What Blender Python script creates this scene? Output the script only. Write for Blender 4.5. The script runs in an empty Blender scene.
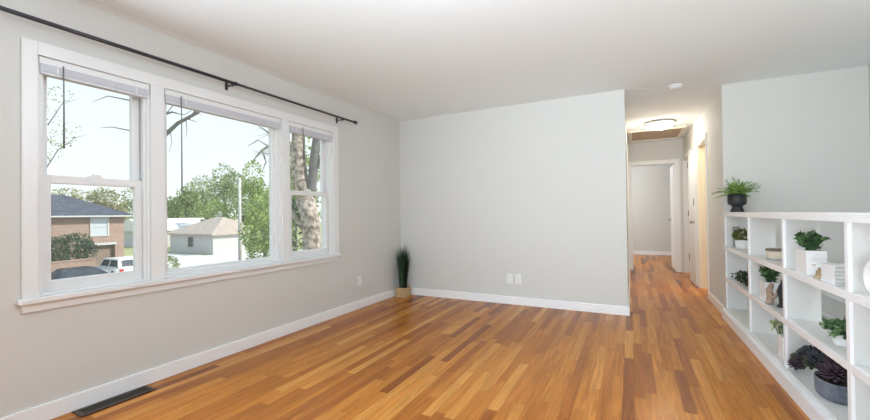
import bpy, bmesh, math, random
from mathutils import Vector, Matrix, Euler
random.seed(7)
PI = math.pi
S = bpy.context.scene
C = S.collection

# ------------------------------------------------------------------ camera
cd = bpy.data.cameras.new('camera'); cam = bpy.data.objects.new('camera', cd); C.objects.link(cam)
yaw, pit, rol, FOC = .4718, .0097, -.0120, 383.87
F = Vector((-math.sin(yaw)*math.cos(pit), math.cos(yaw)*math.cos(pit), math.sin(pit)))
R = Vector((math.cos(yaw), math.sin(yaw), 0)); U = R.cross(F)
R2 = R*math.cos(rol)+U*math.sin(rol); U2 = U*math.cos(rol)-R*math.sin(rol)
cam.matrix_world = Matrix(((R2.x, U2.x, -F.x, 0), (R2.y, U2.y, -F.y, 0), (R2.z, U2.z, -F.z, 1.12), (0, 0, 0, 1)))
cd.sensor_width = 36; cd.lens = 36*FOC/870; cd.clip_start = .05; cd.clip_end = 600
S.camera = cam

# ------------------------------------------------------------------ world, sun, large lights, exposure
w = bpy.data.worlds.new('world'); S.world = w; w.use_nodes = True
wn, wl = w.node_tree.nodes, w.node_tree.links
for n in list(wn): wn.remove(n)
wo = wn.new('ShaderNodeOutputWorld'); wb = wn.new('ShaderNodeBackground')
tc = wn.new('ShaderNodeTexCoord'); sx = wn.new('ShaderNodeSeparateXYZ'); rp = wn.new('ShaderNodeValToRGB')
wl.new(tc.outputs['Generated'], sx.inputs[0]); wl.new(sx.outputs['Z'], rp.inputs[0])
e = rp.color_ramp.elements
e[0].position = 0.0; e[0].color = (.92, .96, .99, 1)
e[1].position = .75; e[1].color = (.55, .74, .98, 1)
m_ = e.new(.22); m_.color = (.83, .91, .98, 1)
wl.new(rp.outputs[0], wb.inputs['Color']); wb.inputs['Strength'].default_value = 1.0
wl.new(wb.outputs[0], wo.inputs['Surface'])

def sun(dir_to, strength, col):
    l = bpy.data.lights.new('sun', 'SUN'); l.energy = strength; l.color = col; l.angle = .009
    o = bpy.data.objects.new('sun', l); C.objects.link(o)
    o.rotation_euler = Vector(dir_to).to_track_quat('Z', 'Y').to_euler(); o.location = (0, 0, 30)
sun((.74, .34, .66), 4.8, (1, .95, .86))

def area(loc, target, sx_, sy_, watts, col=(1, 1, 1), spread=180):
    l = bpy.data.lights.new('area_fill', 'AREA'); l.shape = 'RECTANGLE'; l.size = sx_; l.size_y = sy_
    l.energy = watts; l.color = col; l.spread = math.radians(spread)
    o = bpy.data.objects.new('area_fill', l); C.objects.link(o); o.location = loc
    o.rotation_euler = (Vector(loc)-Vector(target)).to_track_quat('Z', 'Y').to_euler()
LW = dict(upC=25, pend=32, room=33, side=49)
SKY = 1.22
wb.inputs['Strength'].default_value = SKY
UPFILL = (.86, 1.0, 1.12); LAMP = (.96, 1.0, 1.01); COOL = (.83, 1.0, 1.18)
area((.0, -1.9, .6), (-.6, 4.4, 2.44), 2.0, 1.0, LW['upC'], UPFILL, 70)  # unseen fill behind the camera, added to brighten the ceiling
area((-2.87, .2, 1.35), (1.0, .2, 1.2), .8, 1.3, LW['side'], COOL)         # unseen fill added on the left wall, just left of the frame
S.view_settings.view_transform = 'Standard'; S.view_settings.look = 'None'
S.view_settings.exposure = 0.03; S.view_settings.gamma = 1; S.view_settings.use_curve_mapping = False

# ------------------------------------------------------------------ materials
def mat(name, col, rough=.5, metal=0, noise=0, nscale=8, bump=0, bscale=60, trans=0, spec=.5, col2=None, island=0, subs=0):
    m = bpy.data.materials.new(name); m.use_nodes = True
    nt = m.node_tree; b = nt.nodes['Principled BSDF']
    b.inputs['Base Color'].default_value = (*col, 1); b.inputs['Roughness'].default_value = rough
    b.inputs['Metallic'].default_value = metal; b.inputs['Specular IOR Level'].default_value = spec
    t = nt.nodes.new('ShaderNodeTexCoord')
    c2 = col2 or tuple(max(0, c*(1-noise)) for c in col)
    if noise or col2:
        n = nt.nodes.new('ShaderNodeTexNoise'); n.inputs['Scale'].default_value = nscale; n.inputs['Detail'].default_value = 4
        nt.links.new(t.outputs['Object'], n.inputs['Vector'])
        r = nt.nodes.new('ShaderNodeValToRGB'); r.color_ramp.elements[0].position = .35; r.color_ramp.elements[1].position = .65
        r.color_ramp.elements[0].color = (*col, 1); r.color_ramp.elements[1].color = (*c2, 1)
        nt.links.new(n.outputs['Fac'], r.inputs[0])
        src = r.outputs[0]
        if island:
            g = nt.nodes.new('ShaderNodeNewGeometry'); h = nt.nodes.new('ShaderNodeHueSaturation')
            mr = nt.nodes.new('ShaderNodeMapRange'); mr.inputs['To Min'].default_value = 1-island; mr.inputs['To Max'].default_value = 1+island
            nt.links.new(g.outputs['Random Per Island'], mr.inputs['Value']); nt.links.new(mr.outputs[0], h.inputs['Value'])
            nt.links.new(src, h.inputs['Color']); src = h.outputs[0]
        nt.links.new(src, b.inputs['Base Color'])
    if bump:
        n2 = nt.nodes.new('ShaderNodeTexNoise'); n2.inputs['Scale'].default_value = bscale; n2.inputs['Detail'].default_value = 3
        nt.links.new(t.outputs['Object'], n2.inputs['Vector'])
        bp = nt.nodes.new('ShaderNodeBump'); bp.inputs['Strength'].default_value = bump; bp.inputs['Distance'].default_value = .01
        nt.links.new(n2.outputs['Fac'], bp.inputs['Height']); nt.links.new(bp.outputs[0], b.inputs['Normal'])
    if trans:   # leaves let light through
        tr = nt.nodes.new('ShaderNodeBsdfTranslucent'); mx = nt.nodes.new('ShaderNodeMixShader'); mx.inputs[0].default_value = trans
        if b.inputs['Base Color'].links: nt.links.new(b.inputs['Base Color'].links[0].from_socket, tr.inputs['Color'])
        else: tr.inputs['Color'].default_value = (*col, 1)
        o = nt.nodes['Material Output']
        nt.links.new(b.outputs[0], mx.inputs[1]); nt.links.new(tr.outputs[0], mx.inputs[2]); nt.links.new(mx.outputs[0], o.inputs['Surface'])
    return m

def glass_mat(name, tint=(.97, .985, .98), veil=0, fixed=0):
    m = bpy.data.materials.new(name); m.use_nodes = True; nt = m.node_tree
    nt.nodes.remove(nt.nodes['Principled BSDF']); o = nt.nodes['Material Output']
    a = nt.nodes.new('ShaderNodeBsdfTransparent'); a.inputs[0].default_value = (*tint, 1)
    g = nt.nodes.new('ShaderNodeBsdfGlossy'); g.inputs['Roughness'].default_value = .02
    lw_ = nt.nodes.new('ShaderNodeLayerWeight'); p5 = nt.nodes.new('ShaderNodeMath'); p5.operation = 'POWER'; p5.inputs[1].default_value = 5
    f = nt.nodes.new('ShaderNodeMath'); f.operation = 'MULTIPLY_ADD'; f.inputs[1].default_value = .7; f.inputs[2].default_value = .025   # Schlick reflectance
    nt.links.new(lw_.outputs['Facing'], p5.inputs[0]); nt.links.new(p5.outputs[0], f.inputs[0])
    mx = nt.nodes.new('ShaderNodeMixShader')
    if fixed: mx.inputs[0].default_value = fixed
    else: nt.links.new(f.outputs[0], mx.inputs[0])
    nt.links.new(a.outputs[0], mx.inputs[1]); nt.links.new(g.outputs[0], mx.inputs[2])
    if veil:
        d = nt.nodes.new('ShaderNodeBsdfTranslucent'); d.inputs[0].default_value = (.95, .97, 1, 1); m2 = nt.nodes.new('ShaderNodeMixShader'); m2.inputs[0].default_value = veil
        nt.links.new(mx.outputs[0], m2.inputs[1]); nt.links.new(d.outputs[0], m2.inputs[2]); mx = m2
    nt.links.new(mx.outputs[0], o.inputs['Surface']); return m

def emit_mat(name, col, s):
    m = bpy.data.materials.new(name); m.use_nodes = True; b = m.node_tree.nodes['Principled BSDF']
    b.inputs['Base Color'].default_value = (*col, 1); b.inputs['Emission Color'].default_value = (*col, 1); b.inputs['Emission Strength'].default_value = s
    return m

def floor_mat():
    m = bpy.data.materials.new('oak_strip_floor'); m.use_nodes = True; nt = m.node_tree; N, L = nt.nodes, nt.links
    b = N['Principled BSDF']
    def math_(op, a, c=None):
        n = N.new('ShaderNodeMath'); n.operation = op
        for i, v in enumerate((a, c)):
            if v is None: continue
            if isinstance(v, (int, float)): n.inputs[i].default_value = v
            else: L.new(v, n.inputs[i])
        return n.outputs[0]
    t = N.new('ShaderNodeTexCoord'); s = N.new('ShaderNodeSeparateXYZ'); L.new(t.outputs['Object'], s.inputs[0])
    W = .0625
    xs = math_('DIVIDE', s.outputs['X'], W); row = math_('FLOOR', xs); fx = math_('FRACT', xs)
    wn1 = N.new('ShaderNodeTexWhiteNoise'); wn1.noise_dimensions = '1D'; L.new(row, wn1.inputs['W'])
    ln = math_('ADD', math_('MULTIPLY', wn1.outputs['Value'], .7), .65)
    ys = math_('DIVIDE', math_('ADD', s.outputs['Y'], math_('MULTIPLY', wn1.outputs['Value'], 17.3)), ln)
    col = math_('FLOOR', ys); fy = math_('FRACT', ys)
    cb = N.new('ShaderNodeCombineXYZ'); L.new(row, cb.inputs[0]); L.new(col, cb.inputs[1])
    wn2 = N.new('ShaderNodeTexWhiteNoise'); wn2.noise_dimensions = '2D'; L.new(cb.outputs[0], wn2.inputs['Vector'])
    rp = N.new('ShaderNodeValToRGB'); el = rp.color_ramp.elements
    el[0].position = 0; el[0].color = (.235, .068, .012, 1); el[1].position = 1; el[1].color = (.64, .285, .062, 1)
    for p, c in ((.10, (.33, .102, .017)), (.45, (.47, .165, .024)), (.8, (.53, .202, .033))):
        k = el.new(p); k.color = (*c, 1)
    L.new(wn2.outputs['Value'], rp.inputs[0])
    # grain, different on each board
    cv = N.new('ShaderNodeCombineXYZ')
    L.new(math_('ADD', math_('MULTIPLY', s.outputs['X'], 38), math_('MULTIPLY', wn2.outputs['Value'], 90)), cv.inputs[0])
    L.new(math_('ADD', math_('MULTIPLY', s.outputs['Y'], 2.2), math_('MULTIPLY', wn1.outputs['Value'], 50)), cv.inputs[1])
    g = N.new('ShaderNodeTexNoise'); g.inputs['Scale'].default_value = 1; g.inputs['Detail'].default_value = 5; g.inputs['Distortion'].default_value = 1.2
    L.new(cv.outputs[0], g.inputs['Vector'])
    gr = N.new('ShaderNodeMapRange'); gr.inputs['From Min'].default_value = .3; gr.inputs['From Max'].default_value = .7
    gr.inputs['To Min'].default_value = .70; gr.inputs['To Max'].default_value = 1.18; L.new(g.outputs['Fac'], gr.inputs['Value'])
    # seams
    e1 = math_('LESS_THAN', fx, .022); e2 = math_('LESS_THAN', math_('MULTIPLY', fy, ln), .002)
    seam = math_('SUBTRACT', 1, math_('MULTIPLY', math_('MAXIMUM', e1, e2), .42))
    fac = math_('MULTIPLY', gr.outputs[0], seam)
    mx = N.new('ShaderNodeMix'); mx.data_type = 'RGBA'; mx.blend_type = 'MULTIPLY'; mx.inputs['Factor'].default_value = 1
    L.new(rp.outputs[0], mx.inputs['A']); cc = N.new('ShaderNodeCombineColor')
    for i in range(3): L.new(fac, cc.inputs[i])
    L.new(cc.outputs[0], mx.inputs['B']); L.new(mx.outputs['Result'], b.inputs['Base Color'])
    b.inputs['Roughness'].default_value = .26; b.inputs['Specular IOR Level'].default_value = .16
    return m

def brick_mat(name, c1, c2, mortar, scale=1):
    m = bpy.data.materials.new(name); m.use_nodes = True; nt = m.node_tree; N, L = nt.nodes, nt.links; b = N['Principled BSDF']
    t = N.new('ShaderNodeTexCoord'); s = N.new('ShaderNodeSeparateXYZ'); L.new(t.outputs['Object'], s.inputs[0])
    a = N.new('ShaderNodeMath'); L.new(s.outputs['X'], a.inputs[0]); L.new(s.outputs['Y'], a.inputs[1])
    c = N.new('ShaderNodeCombineXYZ'); L.new(a.outputs[0], c.inputs[0]); L.new(s.outputs['Z'], c.inputs[1])
    k = N.new('ShaderNodeTexBrick'); k.inputs['Scale'].default_value = 1; k.inputs['Brick Width'].default_value = .22; k.inputs['Row Height'].default_value = .075
    k.inputs['Mortar Size'].default_value = .008; k.inputs['Color1'].default_value = (*c1, 1); k.inputs['Color2'].default_value = (*c2, 1); k.inputs['Mortar'].default_value = (*mortar, 1)
    L.new(c.outputs[0], k.inputs['Vector']); L.new(k.outputs['Color'], b.inputs['Base Color']); b.inputs['Roughness'].default_value = .9
    return m

M = {}
M['wall'] = mat('grey_wall_paint', (.68, .672, .636), .75, bump=.04, bscale=140)
M['ceil'] = mat('white_ceiling_paint', (.90, .93, .925), .9, bump=.12, bscale=70)
M['trim'] = mat('white_trim_paint', (.82, .82, .81), .35)
M['shelfw'] = mat('shaded_shelf_white', (.70, .70, .675), .4)  # darker white holds the shade inside the shelf cells
M['skirt_lit_edge'] = mat('white_skirting_and_lit_edge', (.94, .94, .94), .25)  # skirting white, reused on shelf edges to look lit by the window
M['floor'] = floor_mat()
M['glass'] = glass_mat('window_glass', veil=.03)
M['clear'] = glass_mat('clear_glass', (.90, .92, .92), fixed=.10)
M['black'] = mat('black_metal', (.06, .056, .066), .38, .6)
M['steel'] = mat('brushed_steel', (.45, .45, .44), .35, .9)
M['bronze'] = mat('dark_bronze_metal', (.07, .055, .04), .45, .7)
M['blind'] = mat('pale_blind_vinyl', (.66, .66, .70), .5)
M['wand'] = mat('smoky_wand_plastic', (.17, .17, .19), .3)
M['plastic'] = mat('white_plastic', (.86, .86, .84), .4)
M['slot'] = mat('dark_slot', (.05, .05, .05), .6)
M['tan'] = mat('tan_wood_planter', (.62, .43, .22), .6, noise=.25, nscale=30)
M['soil'] = mat('dark_soil', (.05, .035, .025), .95, noise=.5, nscale=90)
M['ceramic'] = mat('white_ceramic', (.88, .88, .87), .25)
M['blackpot'] = mat('matte_black_ceramic', (.02, .021, .025), .5)
M['bluepot'] = mat('slate_blue_ceramic', (.11, .13, .175), .55, col2=(.19, .215, .25), nscale=25)
M['wax'] = mat('cream_candle_wax', (.72, .62, .47), .5)
M['pewter'] = mat('dark_pewter_lid', (.20, .16, .13), .4, .5)
M['drift'] = mat('pinkish_driftwood', (.50, .38, .29), .8, col2=(.30, .21, .15), nscale=40)
M['gold'] = mat('pale_brass', (.62, .47, .27), .35, .6)
M['paper'] = mat('page_paper', (.70, .69, .64), .9, col2=(.55, .54, .50), nscale=200)
M['cover'] = mat('white_book_cover', (.86, .86, .87), .5)
M['greyframe'] = mat('silver_grey_frame', (.42, .43, .43), .4, .3)
M['grass'] = mat('dark_grass_blades', (.028, .065, .034), .6, col2=(.055, .11, .05), nscale=12, island=.4, trans=.25)
M['fern'] = mat('fern_green', (.16, .30, .05), .5, col2=(.30, .46, .11), nscale=30, island=.4, trans=.3)
M['herb'] = mat('herb_green', (.045, .12, .04), .5, col2=(.10, .19, .07), nscale=40, island=.45, trans=.25)
M['moss'] = mat('olive_moss_green', (.09, .12, .025), .7, col2=(.17, .20, .05), nscale=60, island=.4, trans=.2)
M['vine'] = mat('dark_vine_green', (.025, .05, .025), .5, col2=(.05, .08, .04), nscale=50, island=.4, trans=.2)
M['ivy'] = mat('fresh_ivy_green', (.06, .17, .06), .45, col2=(.22, .34, .16), nscale=40, island=.4, trans=.25)
M['bud'] = mat('pale_green_bud', (.56, .60, .33), .5, col2=(.40, .47, .22), nscale=60, island=.3)
M['greyleaf'] = mat('grey_green_leaf', (.13, .15, .13), .6, col2=(.20, .22, .19), nscale=50, island=.3)
M['plum'] = mat('plum_succulent', (.05, .035, .05), .5, col2=(.085, .05, .065), nscale=50, island=.5)
M['slatesucc'] = mat('slate_succulent', (.035, .045, .055), .5, col2=(.06, .07, .075), nscale=50, island=.5)
M['plumgreen'] = mat('olive_succulent', (.075, .085, .035), .5, col2=(.05, .06, .045), nscale=50, island=.4)
M['wood'] = mat('attic_hatch_wood', (.50, .38, .26), .6, noise=.2, nscale=10)
M['lamp'] = emit_mat('lit_lamp_glass', (1, .92, .80), 48)
M['jamb'] = mat('cream_frame_and_warm_lit_jamb', (.86, .80, .66), .4)  # cream holds the warm lamp light on the doorway jamb; hatch frame shares it
M['stair'] = mat('stair_carpet', (.34, .31, .27), .95, noise=.2, nscale=80)
# outdoors
M['lawn'] = mat('summer_lawn', (.33, .36, .14), .95, col2=(.46, .42, .22), nscale=.5)
M['concrete'] = mat('pale_concrete', (.72, .68, .62), .9, noise=.12, nscale=2)
M['asphalt'] = mat('pale_asphalt', (.50, .48, .46), .9, noise=.12, nscale=3)
M['brick'] = brick_mat('red_brown_brick', (.36, .23, .18), (.28, .175, .135), (.43, .36, .31))  # darkened as a stand-in for tree shade on the facade
M['shingle'] = mat('slate_roof_shingles', (.045, .05, .07), .9, col2=(.10, .105, .13), nscale=2.5)
M['tanroof'] = mat('tan_roof_shingles', (.52, .43, .36), .9, noise=.2, nscale=3)
M['whiteroof'] = mat('bleached_roof', (.72, .70, .67), .9, noise=.1, nscale=2)
M['siding'] = mat('white_siding', (.54, .54, .535), .8, noise=.06, nscale=4)
M['garage'] = mat('brown_garage_door', (.27, .20, .16), .7, noise=.15, nscale=4)
M['darkglass'] = mat('dark_window_glass', (.05, .06, .075), .08)
M['palepane'] = mat('curtained_pane', (.50, .55, .60), .15)
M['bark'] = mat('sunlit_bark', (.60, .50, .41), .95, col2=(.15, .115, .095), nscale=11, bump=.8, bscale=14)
M['darkbark'] = mat('grey_and_shaded_bark', (.13, .12, .12), .95, col2=(.22, .20, .19), nscale=6, bump=.6, bscale=14)
M['leafA'] = mat('bright_leaves', (.25, .36, .085), .55, col2=(.45, .53, .20), nscale=1.2, island=.45, trans=.35)
M['leafB'] = mat('mid_leaves', (.22, .31, .11), .55, col2=(.41, .46, .23), nscale=.7, island=.45, trans=.3)
M['leafC'] = mat('yellow_green_leaves', (.34, .36, .14), .6, col2=(.22, .29, .11), nscale=.6, island=.4, trans=.3)
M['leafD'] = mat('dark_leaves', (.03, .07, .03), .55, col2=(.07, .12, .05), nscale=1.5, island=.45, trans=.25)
M['leafE'] = mat('pale_autumn_leaves', (.44, .40, .24), .6, col2=(.33, .36, .19), nscale=.6, island=.35, trans=.3)
M['purple'] = mat('plum_shrub_leaves', (.10, .05, .07), .6, col2=(.05, .05, .05), nscale=2, island=.4, trans=.2)
M['carwhite'] = mat('white_car_paint', (.82, .82, .82), .2)
M['cardark'] = mat('dark_blue_car_paint', (.03, .045, .07), .12)
M['tyre'] = mat('tyre_rubber', (.02, .02, .02), .8)
M['red'] = mat('red_tail_lamp', (.55, .03, .03), .3)
M['pole'] = mat('weathered_pole', (.62, .60, .57), .9, noise=.25, nscale=5)

# ------------------------------------------------------------------ mesh helpers
def box(bm, x0, x1, y0, y1, z0, z1, bev=0):
    g = bmesh.ops.create_cube(bm, size=1); vs = g['verts']
    bmesh.ops.scale(bm, vec=(abs(x1-x0), abs(y1-y0), abs(z1-z0)), verts=vs)
    bmesh.ops.translate(bm, vec=((x0+x1)/2, (y0+y1)/2, (z0+z1)/2), verts=vs)
    if bev:
        es = list({e for v in vs for e in v.link_edges})
        bmesh.ops.bevel(bm, geom=es, offset=bev, segments=2, affect='EDGES', profile=.6)
def boxes(*bs, bev=0):
    bm = bmesh.new()
    for b in bs: box(bm, *b, bev=bev)
    return bm
def tube(bm, pts, rad, n=10, cap=True):
    pts = [Vector(p) for p in pts]
    if isinstance(rad, (int, float)): rad = [rad]*len(pts)
    rings = []; up = None
    for i, p in enumerate(pts):
        d = (pts[min(i+1, len(pts)-1)]-pts[max(i-1, 0)]).normalized()
        if up is None:
            up = d.orthogonal().normalized()
        a = (up-d*up.dot(d)).normalized(); up = a; c = d.cross(a)
        rings.append([bm.verts.new(p+(a*math.cos(2*PI*k/n)+c*math.sin(2*PI*k/n))*rad[i]) for k in range(n)])
    for r0, r1 in zip(rings, rings[1:]):
        for k in range(n):
            f = bm.faces.new((r0[k], r0[(k+1) % n], r1[(k+1) % n], r1[k])); f.smooth = True
    if cap:
        bm.faces.new(rings[0][::-1]); bm.faces.new(rings[-1])
    return bm
def lathe(bm, prof, n=28, loc=(0, 0, 0), rib=0, nrib=0):
    rings = []
    for r, z in prof:
        ring = []
        for k in range(n):
            a = 2*PI*k/n; rr = max(r, 1e-4)
            if rib and nrib: rr += rib*math.cos(a*nrib)
            ring.append(bm.verts.new((loc[0]+rr*math.cos(a), loc[1]+rr*math.sin(a), loc[2]+z)))
        rings.append(ring)
    for r0, r1 in zip(rings, rings[1:]):
        for k in range(n):
            f = bm.faces.new((r0[k], r0[(k+1) % n], r1[(k+1) % n], r1[k])); f.smooth = True
    bm.faces.new(rings[0][::-1]); bm.faces.new(rings[-1])
    bmesh.ops.recalc_face_normals(bm, faces=bm.faces[:])
    return bm
def prism(bm, poly, axis, a0, a1):
    """poly of 2-D points extruded along axis (0,1,2) between a0 and a1"""
    def mk(u, v, t): return {0: (t, u, v), 1: (u, t, v), 2: (u, v, t)}[axis]
    A = [bm.verts.new(mk(u, v, a0)) for u, v in poly]; B = [bm.verts.new(mk(u, v, a1)) for u, v in poly]
    n = len(poly); bm.faces.new(A); bm.faces.new(B[::-1])
    for i in range(n): bm.faces.new((A[i], B[i], B[(i+1) % n], A[(i+1) % n]))
    bmesh.ops.recalc_face_normals(bm, faces=bm.faces[:])
    return bm
def rnd_dir(up=0):
    while True:
        v = Vector((random.uniform(-1, 1), random.uniform(-1, 1), random.uniform(-1, 1)))
        if .05 < v.length < 1:
            v.normalize(); v.z += up; return v.normalized()
def leaf(bm, p, d, L, W, droop=.15):
    d = Vector(d).normalized(); s = d.cross(rnd_dir()).normalized(); n = s.cross(d)
    p = Vector(p); a = bm.verts.new(p); t = bm.verts.new(p+d*L-n*droop*L)
    l = bm.verts.new(p+d*L*.45+s*W/2+n*L*.08); r = bm.verts.new(p+d*L*.45-s*W/2+n*L*.08)
    mdl = bm.verts.new(p+d*L*.5)
    for f in ((a, r, mdl), (a, mdl, l), (l, mdl, t), (mdl, r, t)): bm.faces.new(f)
def crown(bm, blobs, n, L, W):
    tot = sum(b[3]*b[4]*b[5] for b in blobs)
    for (x, y, z, rx, ry, rz) in blobs:
        c = Vector((x, y, z))
        for _ in range(int(n*rx*ry*rz/tot)):
            d = rnd_dir(); r = random.uniform(.55, 1.0)**.6
            q = c+Vector((d.x*rx*r, d.y*ry*r, d.z*rz*r))
            o = (d+rnd_dir()*.9).normalized(); k = random.uniform(.7, 1.3)
            leaf(bm, q, o, L*k, W*k)

def obj(name, bm, m, parent=None, smooth=False):
    me = bpy.data.meshes.new(name); bmesh.ops.recalc_face_normals(bm, faces=bm.faces[:]) if not smooth else None
    bm.to_mesh(me); bm.free(); o = bpy.data.objects.new(name, me); C.objects.link(o)
    me.materials.append(m)
    if parent is not None: o.parent = parent
    return o
def thing(name, label, cat, loc=(0, 0, 0), rz=0, group=None):
    o = bpy.data.objects.new(name, None); C.objects.link(o); o.empty_display_size = .1
    o.location = loc; o.rotation_euler = (0, 0, rz); o['label'] = label; o['category'] = cat
    if group: o['group'] = group
    return o
def tag(o, label, cat, group=None):
    o['label'] = label; o['category'] = cat
    if group: o['group'] = group
    return o
def struct(name, bm, m, label=None, cat=None):
    o = obj(name, bm, m); o['kind'] = 'structure'
    if label: o['label'] = label
    if cat: o['category'] = cat
    return o
def struct_root(name, loc=(0, 0, 0), label=None, cat=None):
    o = bpy.data.objects.new(name, None); C.objects.link(o); o.location = loc; o['kind'] = 'structure'; o.empty_display_size = .1
    if label: o['label'] = label
    if cat: o['category'] = cat
    return o
def shade(o):
    for p in o.data.polygons: p.use_smooth = True
    return o
def dup(root):
    r = root.copy(); C.objects.link(r)
    for ch in root.children:
        c = ch.copy(); C.objects.link(c); c.parent = r
        for g in ch.children:
            d = g.copy(); C.objects.link(d); d.parent = c
    return r

# ------------------------------------------------------------------ room shell
XL, YB, XH, XR, YS, YE, H = -2.909, 4.623, -.0425, .870, 4.969, 8.30, 2.44
FW = .10                                   # floor slab
struct('floor', boxes((-3.06, 1.05, -2.4, YE, -FW, 0), (1.05, 4.2, -2.4, 1.30, -FW, 0), (1.05, 3.2, YS+.1, YE, -FW, 0), (-1.6, 3.2, YE, 11.4, -FW, 0)),
       M['floor'], 'strip floor of honey brown oak boards running toward the hallway', 'floor')
struct('ceiling', boxes((-3.06, 4.2, -2.4, YS+.05, H, H+.1), (-1.6, 3.2, YS+.05, 11.4, H, H+.1)), M['ceil'], 'plain white ceiling over the whole room', 'ceiling')
bm = bmesh.new(); prism(bm, [(XH, YB), (XR, YS), (XR, YE), (XH, YE)], 2, H-.002, H)
struct('ceiling_hall', bm, M['ceil'], 'slightly lower white ceiling of the hallway', 'ceiling')

# window openings in the left wall (y0, y1), z0..z1
WZ0, WZ1 = .69, 2.022
OP = [(.885, 1.443), (1.527, 2.545), (2.630, 3.236)]
XO = XL-.16
bs = [(XO, XL, -2.4, OP[0][0], 0, H), (XO, XL, OP[2][1], YB+.12, 0, H)]
bs += [(XO, XL, OP[0][1], OP[1][0], WZ0, WZ1), (XO, XL, OP[1][1], OP[2][0], WZ0, WZ1)]
bs += [(XO, XL, OP[0][0], OP[2][1], 0, WZ0), (XO, XL, OP[0][0], OP[2][1], WZ1, H)]
struct('wall_left', boxes(*bs), M['wall'], 'light grey wall with the three part window', 'wall')
struct('wall_back', boxes((XL, XH, YB, YB+.12, 0, H)), M['wall'], 'bare light grey wall straight ahead with two outlets', 'wall')
struct('wall_hall_left', boxes((XH-.12, XH, YB+.12, YE, 0, H)), M['wall'])
# hall right wall with two doorways
D1 = (5.95, 6.68); D2 = (7.45, 8.24); DH = 2.04; TH = .12
struct('wall_hall_right', boxes((XR, XR+TH, YS+.1, D1[0], 0, H), (XR, XR+TH, D1[0], D1[1], DH, H), (XR, XR+TH, D1[1], D2[0], 0, H),
                                (XR, XR+TH, D2[0], D2[1], DH, H), (XR, XR+TH, D2[1], YE, 0, H)), M['wall'], 'light grey hallway wall on the right with two doorways', 'wall')
EX = (.015, .740); EH = 2.005
struct('wall_hall_end', boxes((-1.6, EX[0], YE, YE+.11, 0, H), (EX[0], EX[1], YE, YE+.11, EH, H), (EX[1], 3.2, YE, YE+.11, 0, H)), M['wall'], 'wall at the hallway end around an open doorway', 'wall')
struct('wall_far', boxes((-1.6, 3.2, 11.30, 11.4, 0, H)), M['wall'], 'grey wall of the far bedroom seen through the doorway', 'wall')
struct('wall_far_sides', boxes((-1.7, -1.6, YE, 11.4, 0, H), (3.2, 3.3, YS+.1, 11.4, 0, H)), M['wall'])
struct('wall_partition', boxes((XR+TH, 3.2, 7.0, 7.1, 0, H)), M['wall'])
struct('wall_stair', boxes((XR, 3.3, YS, YS+.1, -1.6, H)), M['wall'], 'grey stairwell wall above and behind the white shelf', 'wall')
struct('wall_stair_right', boxes((1.968, 2.068, 1.3, YS, -1.6, H)), M['wall'])
struct('wall_right', boxes((4.1, 4.2, -2.4, 1.3, 0, H), (2.055, 4.2, 1.3, 1.4, 0, H)), M['wall'])
struct('wall_rear', boxes((-3.06, -2.7, -2.5, -2.4, 0, H), (2.4, 4.2, -2.5, -2.4, 0, H), (-2.7, 2.4, -2.5, -2.4, 2.25, H)), M['wall'])
# stairwell going down behind the shelf
bm = boxes((1.05, 1.955, 1.3, 4.0, -1.6, -1.5))
for i in range(4): box(bm, 1.05+.225*i, 1.955, 4.0, YS, -1.6+.01, -.18-.18*i)
struct('stairs', bm, M['stair'])
struct('wall_stairwell_left', boxes((1.05, 1.06, 1.3, YS, -1.6, -FW)), M['wall'])
bm = bmesh.new()
prism(bm, [(1.1, .60), (1.95, .17), (1.95, .14), (1.1, .57)], 1, YS-.018, YS); prism(bm, [(1.1, .40), (1.95, -.03), (1.95, -.06), (1.1, .37)], 1, YS-.018, YS)
struct('trim_1', bm, M['trim'], 'two thin white mouldings slanting down the stairwell wall', 'trim')
hr = thing('handrail', 'thin white handrail on the stairwell wall behind the top shelf row', 'handrail', (1.5, YS-.055, .66))
bm = bmesh.new(); tube(bm, [(-.3, 0, .05), (.42, 0, -.11)], .014, 8); obj('rail', bm, M['trim'], hr)
for x in (-.2, .3):
    bm = bmesh.new(); tube(bm, [(x, 0, .03-.22*(x+.2)), (x, .054, .01-.22*(x+.2))], .007, 6); obj('bracket', bm, M['trim'], hr)

# baseboards
BH = .095
def base(name, *bs, label=None):
    bm = bmesh.new()
    for (x0, x1, y0, y1) in bs:
        box(bm, x0, x1, y0, y1, 0, BH, bev=.003)
    return struct(name, bm, M['skirt_lit_edge'], label, 'baseboard' if label else None)
base('baseboard_left', (XL, XL+.015, -2.4, YB), label='white baseboard along the window wall')
base('baseboard_back', (XL+.015, XH, YB-.015, YB), label='white baseboard along the back wall')
base('baseboard_hall_left', (XH, XH+.015, YB-.015, 6.2), (XH, XH+.015, 7.15, YE))
base('baseboard_hall_right', (XR-.015, XR, YS, D1[0]-.06), label='short white baseboard between the shelf and the hallway doorway')
base('baseboard_far', (-1.6, 3.2, 11.285, 11.3), label='white baseboard of the far bedroom')
bm = bmesh.new(); prism(bm, [(XL, H), (XL+.034, H), (XL+.024, H-.008), (XL+.008, H-.024), (XL, H-.034)], 1, -2.4, YB)
struct('trim_2', bm, M['wall'], 'narrow cove moulding where window wall meets ceiling', 'trim')

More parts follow.
